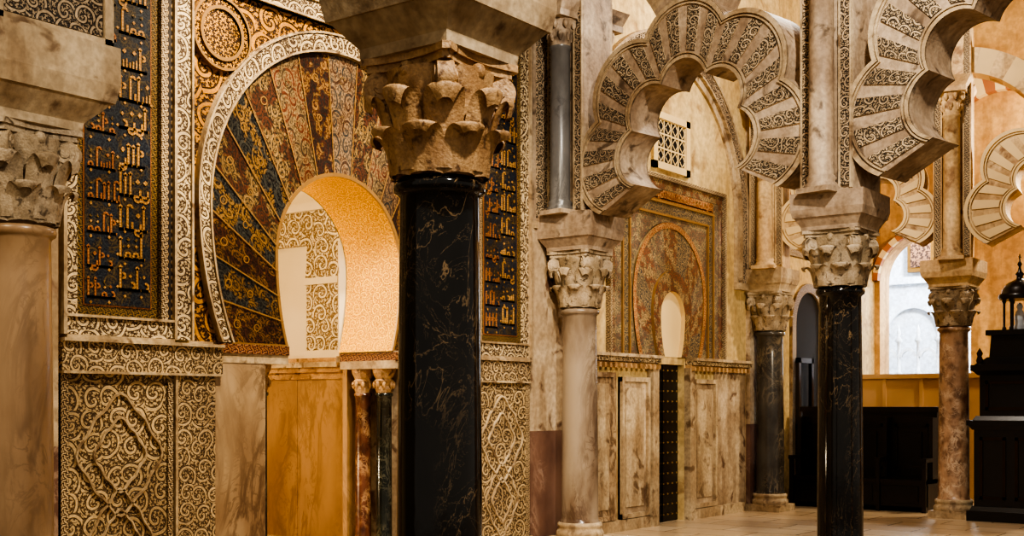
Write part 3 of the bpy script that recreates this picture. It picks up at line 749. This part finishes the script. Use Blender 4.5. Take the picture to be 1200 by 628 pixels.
mb.build('blind_niche')

def settle(x0,x1,y,name):
    mb=MB(); H=1.50
    mb.box(x0,x1,y+.5,y+.58,.0,H,'darkwood'); mb.box(x0-.03,x1+.03,y+.46,y+.62,H-.02,H+.06,'darkwood')
    mb.box(x0,x1,y,y+.52,.42,.48,'darkwood'); mb.box(x0,x1,y+.02,y+.08,.08,.42,'darkwood')
    n=3; 
    for i in range(n+1):
        x=x0+(x1-x0-.06)*i/n; mb.box(x,x+.06,y-.02,y+.5,.0,.48,'darkwood'); mb.box(x,x+.06,y+.3,y+.5,.48,H-.1,'darkwood'); mb.box(x-.01,x+.07,y-.03,y+.5,.74,.80,'darkwood'); mb.box(x,x+.06,y-.02,y+.05,.48,.76,'darkwood')
    for i in range(n):
        a=x0+(x1-x0-.06)*i/n+.12; b=x0+(x1-x0-.06)*(i+1)/n-.06
        mb.box(a,b,y+.47,y+.5,.6,.64,'black'); mb.box(a,b,y+.47,y+.5,H-.24,H-.2,'black'); mb.box(a,a+.04,y+.47,y+.5,.6,H-.2,'black'); mb.box(b-.04,b,y+.47,y+.5,.6,H-.2,'black'); mb.box(a+.1,b-.1,y+.465,y+.5,.72,H-.32,'black')
        mb.box(a,b,y,y+.03,.14,.38,'black')
    mb.build(name)
settle(.22,2.35,17.65,'choir_bench')

def tabernacle(x,y):
    e=empty('tabernacle_lantern',(x,y,0)); mb=MB()
    for z0,z1,a,b in((0,.14,.56,.56),(.14,.2,.53,.5),(.2,1.25,.48,.48),(1.25,1.31,.5,.54),(1.31,1.38,.56,.56),(1.38,1.44,.5,.46),(1.44,2.0,.42,.42),(2.0,2.06,.44,.5),(2.06,2.14,.52,.52),(2.14,2.25,.48,.34),(2.25,2.55,.32,.30),(2.55,2.62,.36,.36)):
        mb.frust(0,0,z0,z1,a,a,b,b,'black')
    for s_ in range(4):
        ca,sa=cos(s_*pi/2),sin(s_*pi/2)
        mb.T=lambda p:(ca*p[0]-sa*p[1],sa*p[0]+ca*p[1],p[2])
        for a,b,z0,z1,yy in((-.4,-.06,.3,1.15,.5),(.06,.4,.3,1.15,.5),(-.34,.34,1.52,1.92,.44)):
            for q in((a,b,z0,z0+.04),(a,b,z1-.04,z1),(a,a+.04,z0,z1),(b-.04,b,z0,z1)): mb.box(q[0],q[1],-yy,-.40,q[2],q[3],'bronze')
        mb.lathe([(.03,2.14),(.05,2.2),(.03,2.26),(.045,2.3),(.001,2.38)],10,-.42,-.42,'bronze')
    mb.T=None
    for i in range(6):
        a=i*pi/3+.2; mb.lathe([(.03,2.62),(.03,2.66),(.017,2.68),(.017,3.0),(.03,3.02),(.03,3.05)],10,.2*cos(a),.2*sin(a),'black')
    mb.lathe([(.26,3.05),(.28,3.08),(.27,3.12),(.24,3.14),(.22,3.2),(.17,3.27),(.1,3.31),(.05,3.33),(.04,3.37),(.06,3.4),(.03,3.44),(.015,3.5),(.035,3.54),(.01,3.58),(.008,3.68)],24,0,0,'black')
    mb.box(-.006,.006,-.05,.05,3.63,3.645,'black')
    mb.build('pedestal_and_cupola',e)
    mb=MB(); mb.lathe([(.07,2.62),(.09,2.66),(.06,2.72),(.075,2.8),(.05,2.88),(.03,2.91),(.045,2.95),(.03,2.99),(.002,3.01)],14,0,0,'white'); mb.build('alabaster_figure',e)
tabernacle(3.70,17.45)
mb=MB()
for q in((18.2,18.28,0,2.35),(18.72,18.8,0,2.35),(18.2,18.8,2.27,2.35),(18.2,18.8,1.2,1.27)): mb.box(.08,.14,*q,'darkwood')
mb.build('door_frame_timber')

# ------------------------------------------------------------------ lights
def light(kind,name,loc,e,col,size=.3,tgt=None,ang=None,blend=.6):
    l=bpy.data.lights.new(name,kind); l.energy=e; l.color=col
    l.shadow_soft_size=size
    if kind=='SPOT': l.spot_size=math.radians(ang or 60); l.spot_blend=blend
    o=bpy.data.objects.new(name,l); S.collection.objects.link(o); o.location=loc
    if tgt: o.rotation_euler=(Vector(tgt)-Vector(loc)).to_track_quat('-Z','Y').to_euler()
warm=(1,.84,.60); warm2=(1,.83,.56); neu=(1,.91,.78)
light('SPOT','mihrab_lamp',(3.2,6.9,7.2),1350,warm,.15,(0,8,3.0),75)
light('SPOT','panel_lamp',(2.0,6.1,7.4),500,warm,.15,(0,6.0,1.9),62)
light('POINT','niche_lamp',(-1.6,6.95,3.2),100,warm2,.08)
light('POINT','niche_floor_lamp',(-1.7,6.9,.9),40,warm2,.08)
light('SPOT','column_key_light',(7.0,3.4,6.0),680,neu,.15,(3.4,6.0,2.4),80)  # unseen key light added on the camera side to brighten the columns
light('SPOT','arcade_lamp',(6.2,6.4,7.0),1150,neu,.15,(2.2,11,4.3),70)
light('SPOT','left_column_front_light',(3.0,.6,5.5),220,warm,.15,(1.1,4.2,3.0),50)  # unseen front light, added to brighten the left column
light('POINT','side_bay_lamp',(2.6,13.6,7.4),420,neu,.2)
light('SPOT','side_bay_spot',(4.2,13.0,3.0),250,warm,.2,(0,14.4,3.2),80)
light('POINT','rear_lamp',(4.6,19.6,5.6),620,warm,.2)
light('POINT','chapel_lamp',(1.0,24.5,5.6),1100,(.88,.94,1),.4)
w=bpy.data.worlds.new('World'); S.world=w; w.use_nodes=True
w.node_tree.nodes['Background'].inputs[0].default_value=(1,.88,.73,1); w.node_tree.nodes['Background'].inputs[1].default_value=.29

cam=bpy.data.cameras.new('cam'); cam.sensor_width=36; cam.lens=42; cam.shift_y=(472-314)/1200
co_=bpy.data.objects.new('camera',cam); S.collection.objects.link(co_); co_.location=(8,0,1.62); co_.rotation_euler=(pi/2,0,math.atan2(.6,.8))
S.camera=co_
try:
    S.view_settings.view_transform='AgX'; S.view_settings.look='AgX - High Contrast'; S.view_settings.exposure=.55
except Exception as ex: print(ex)
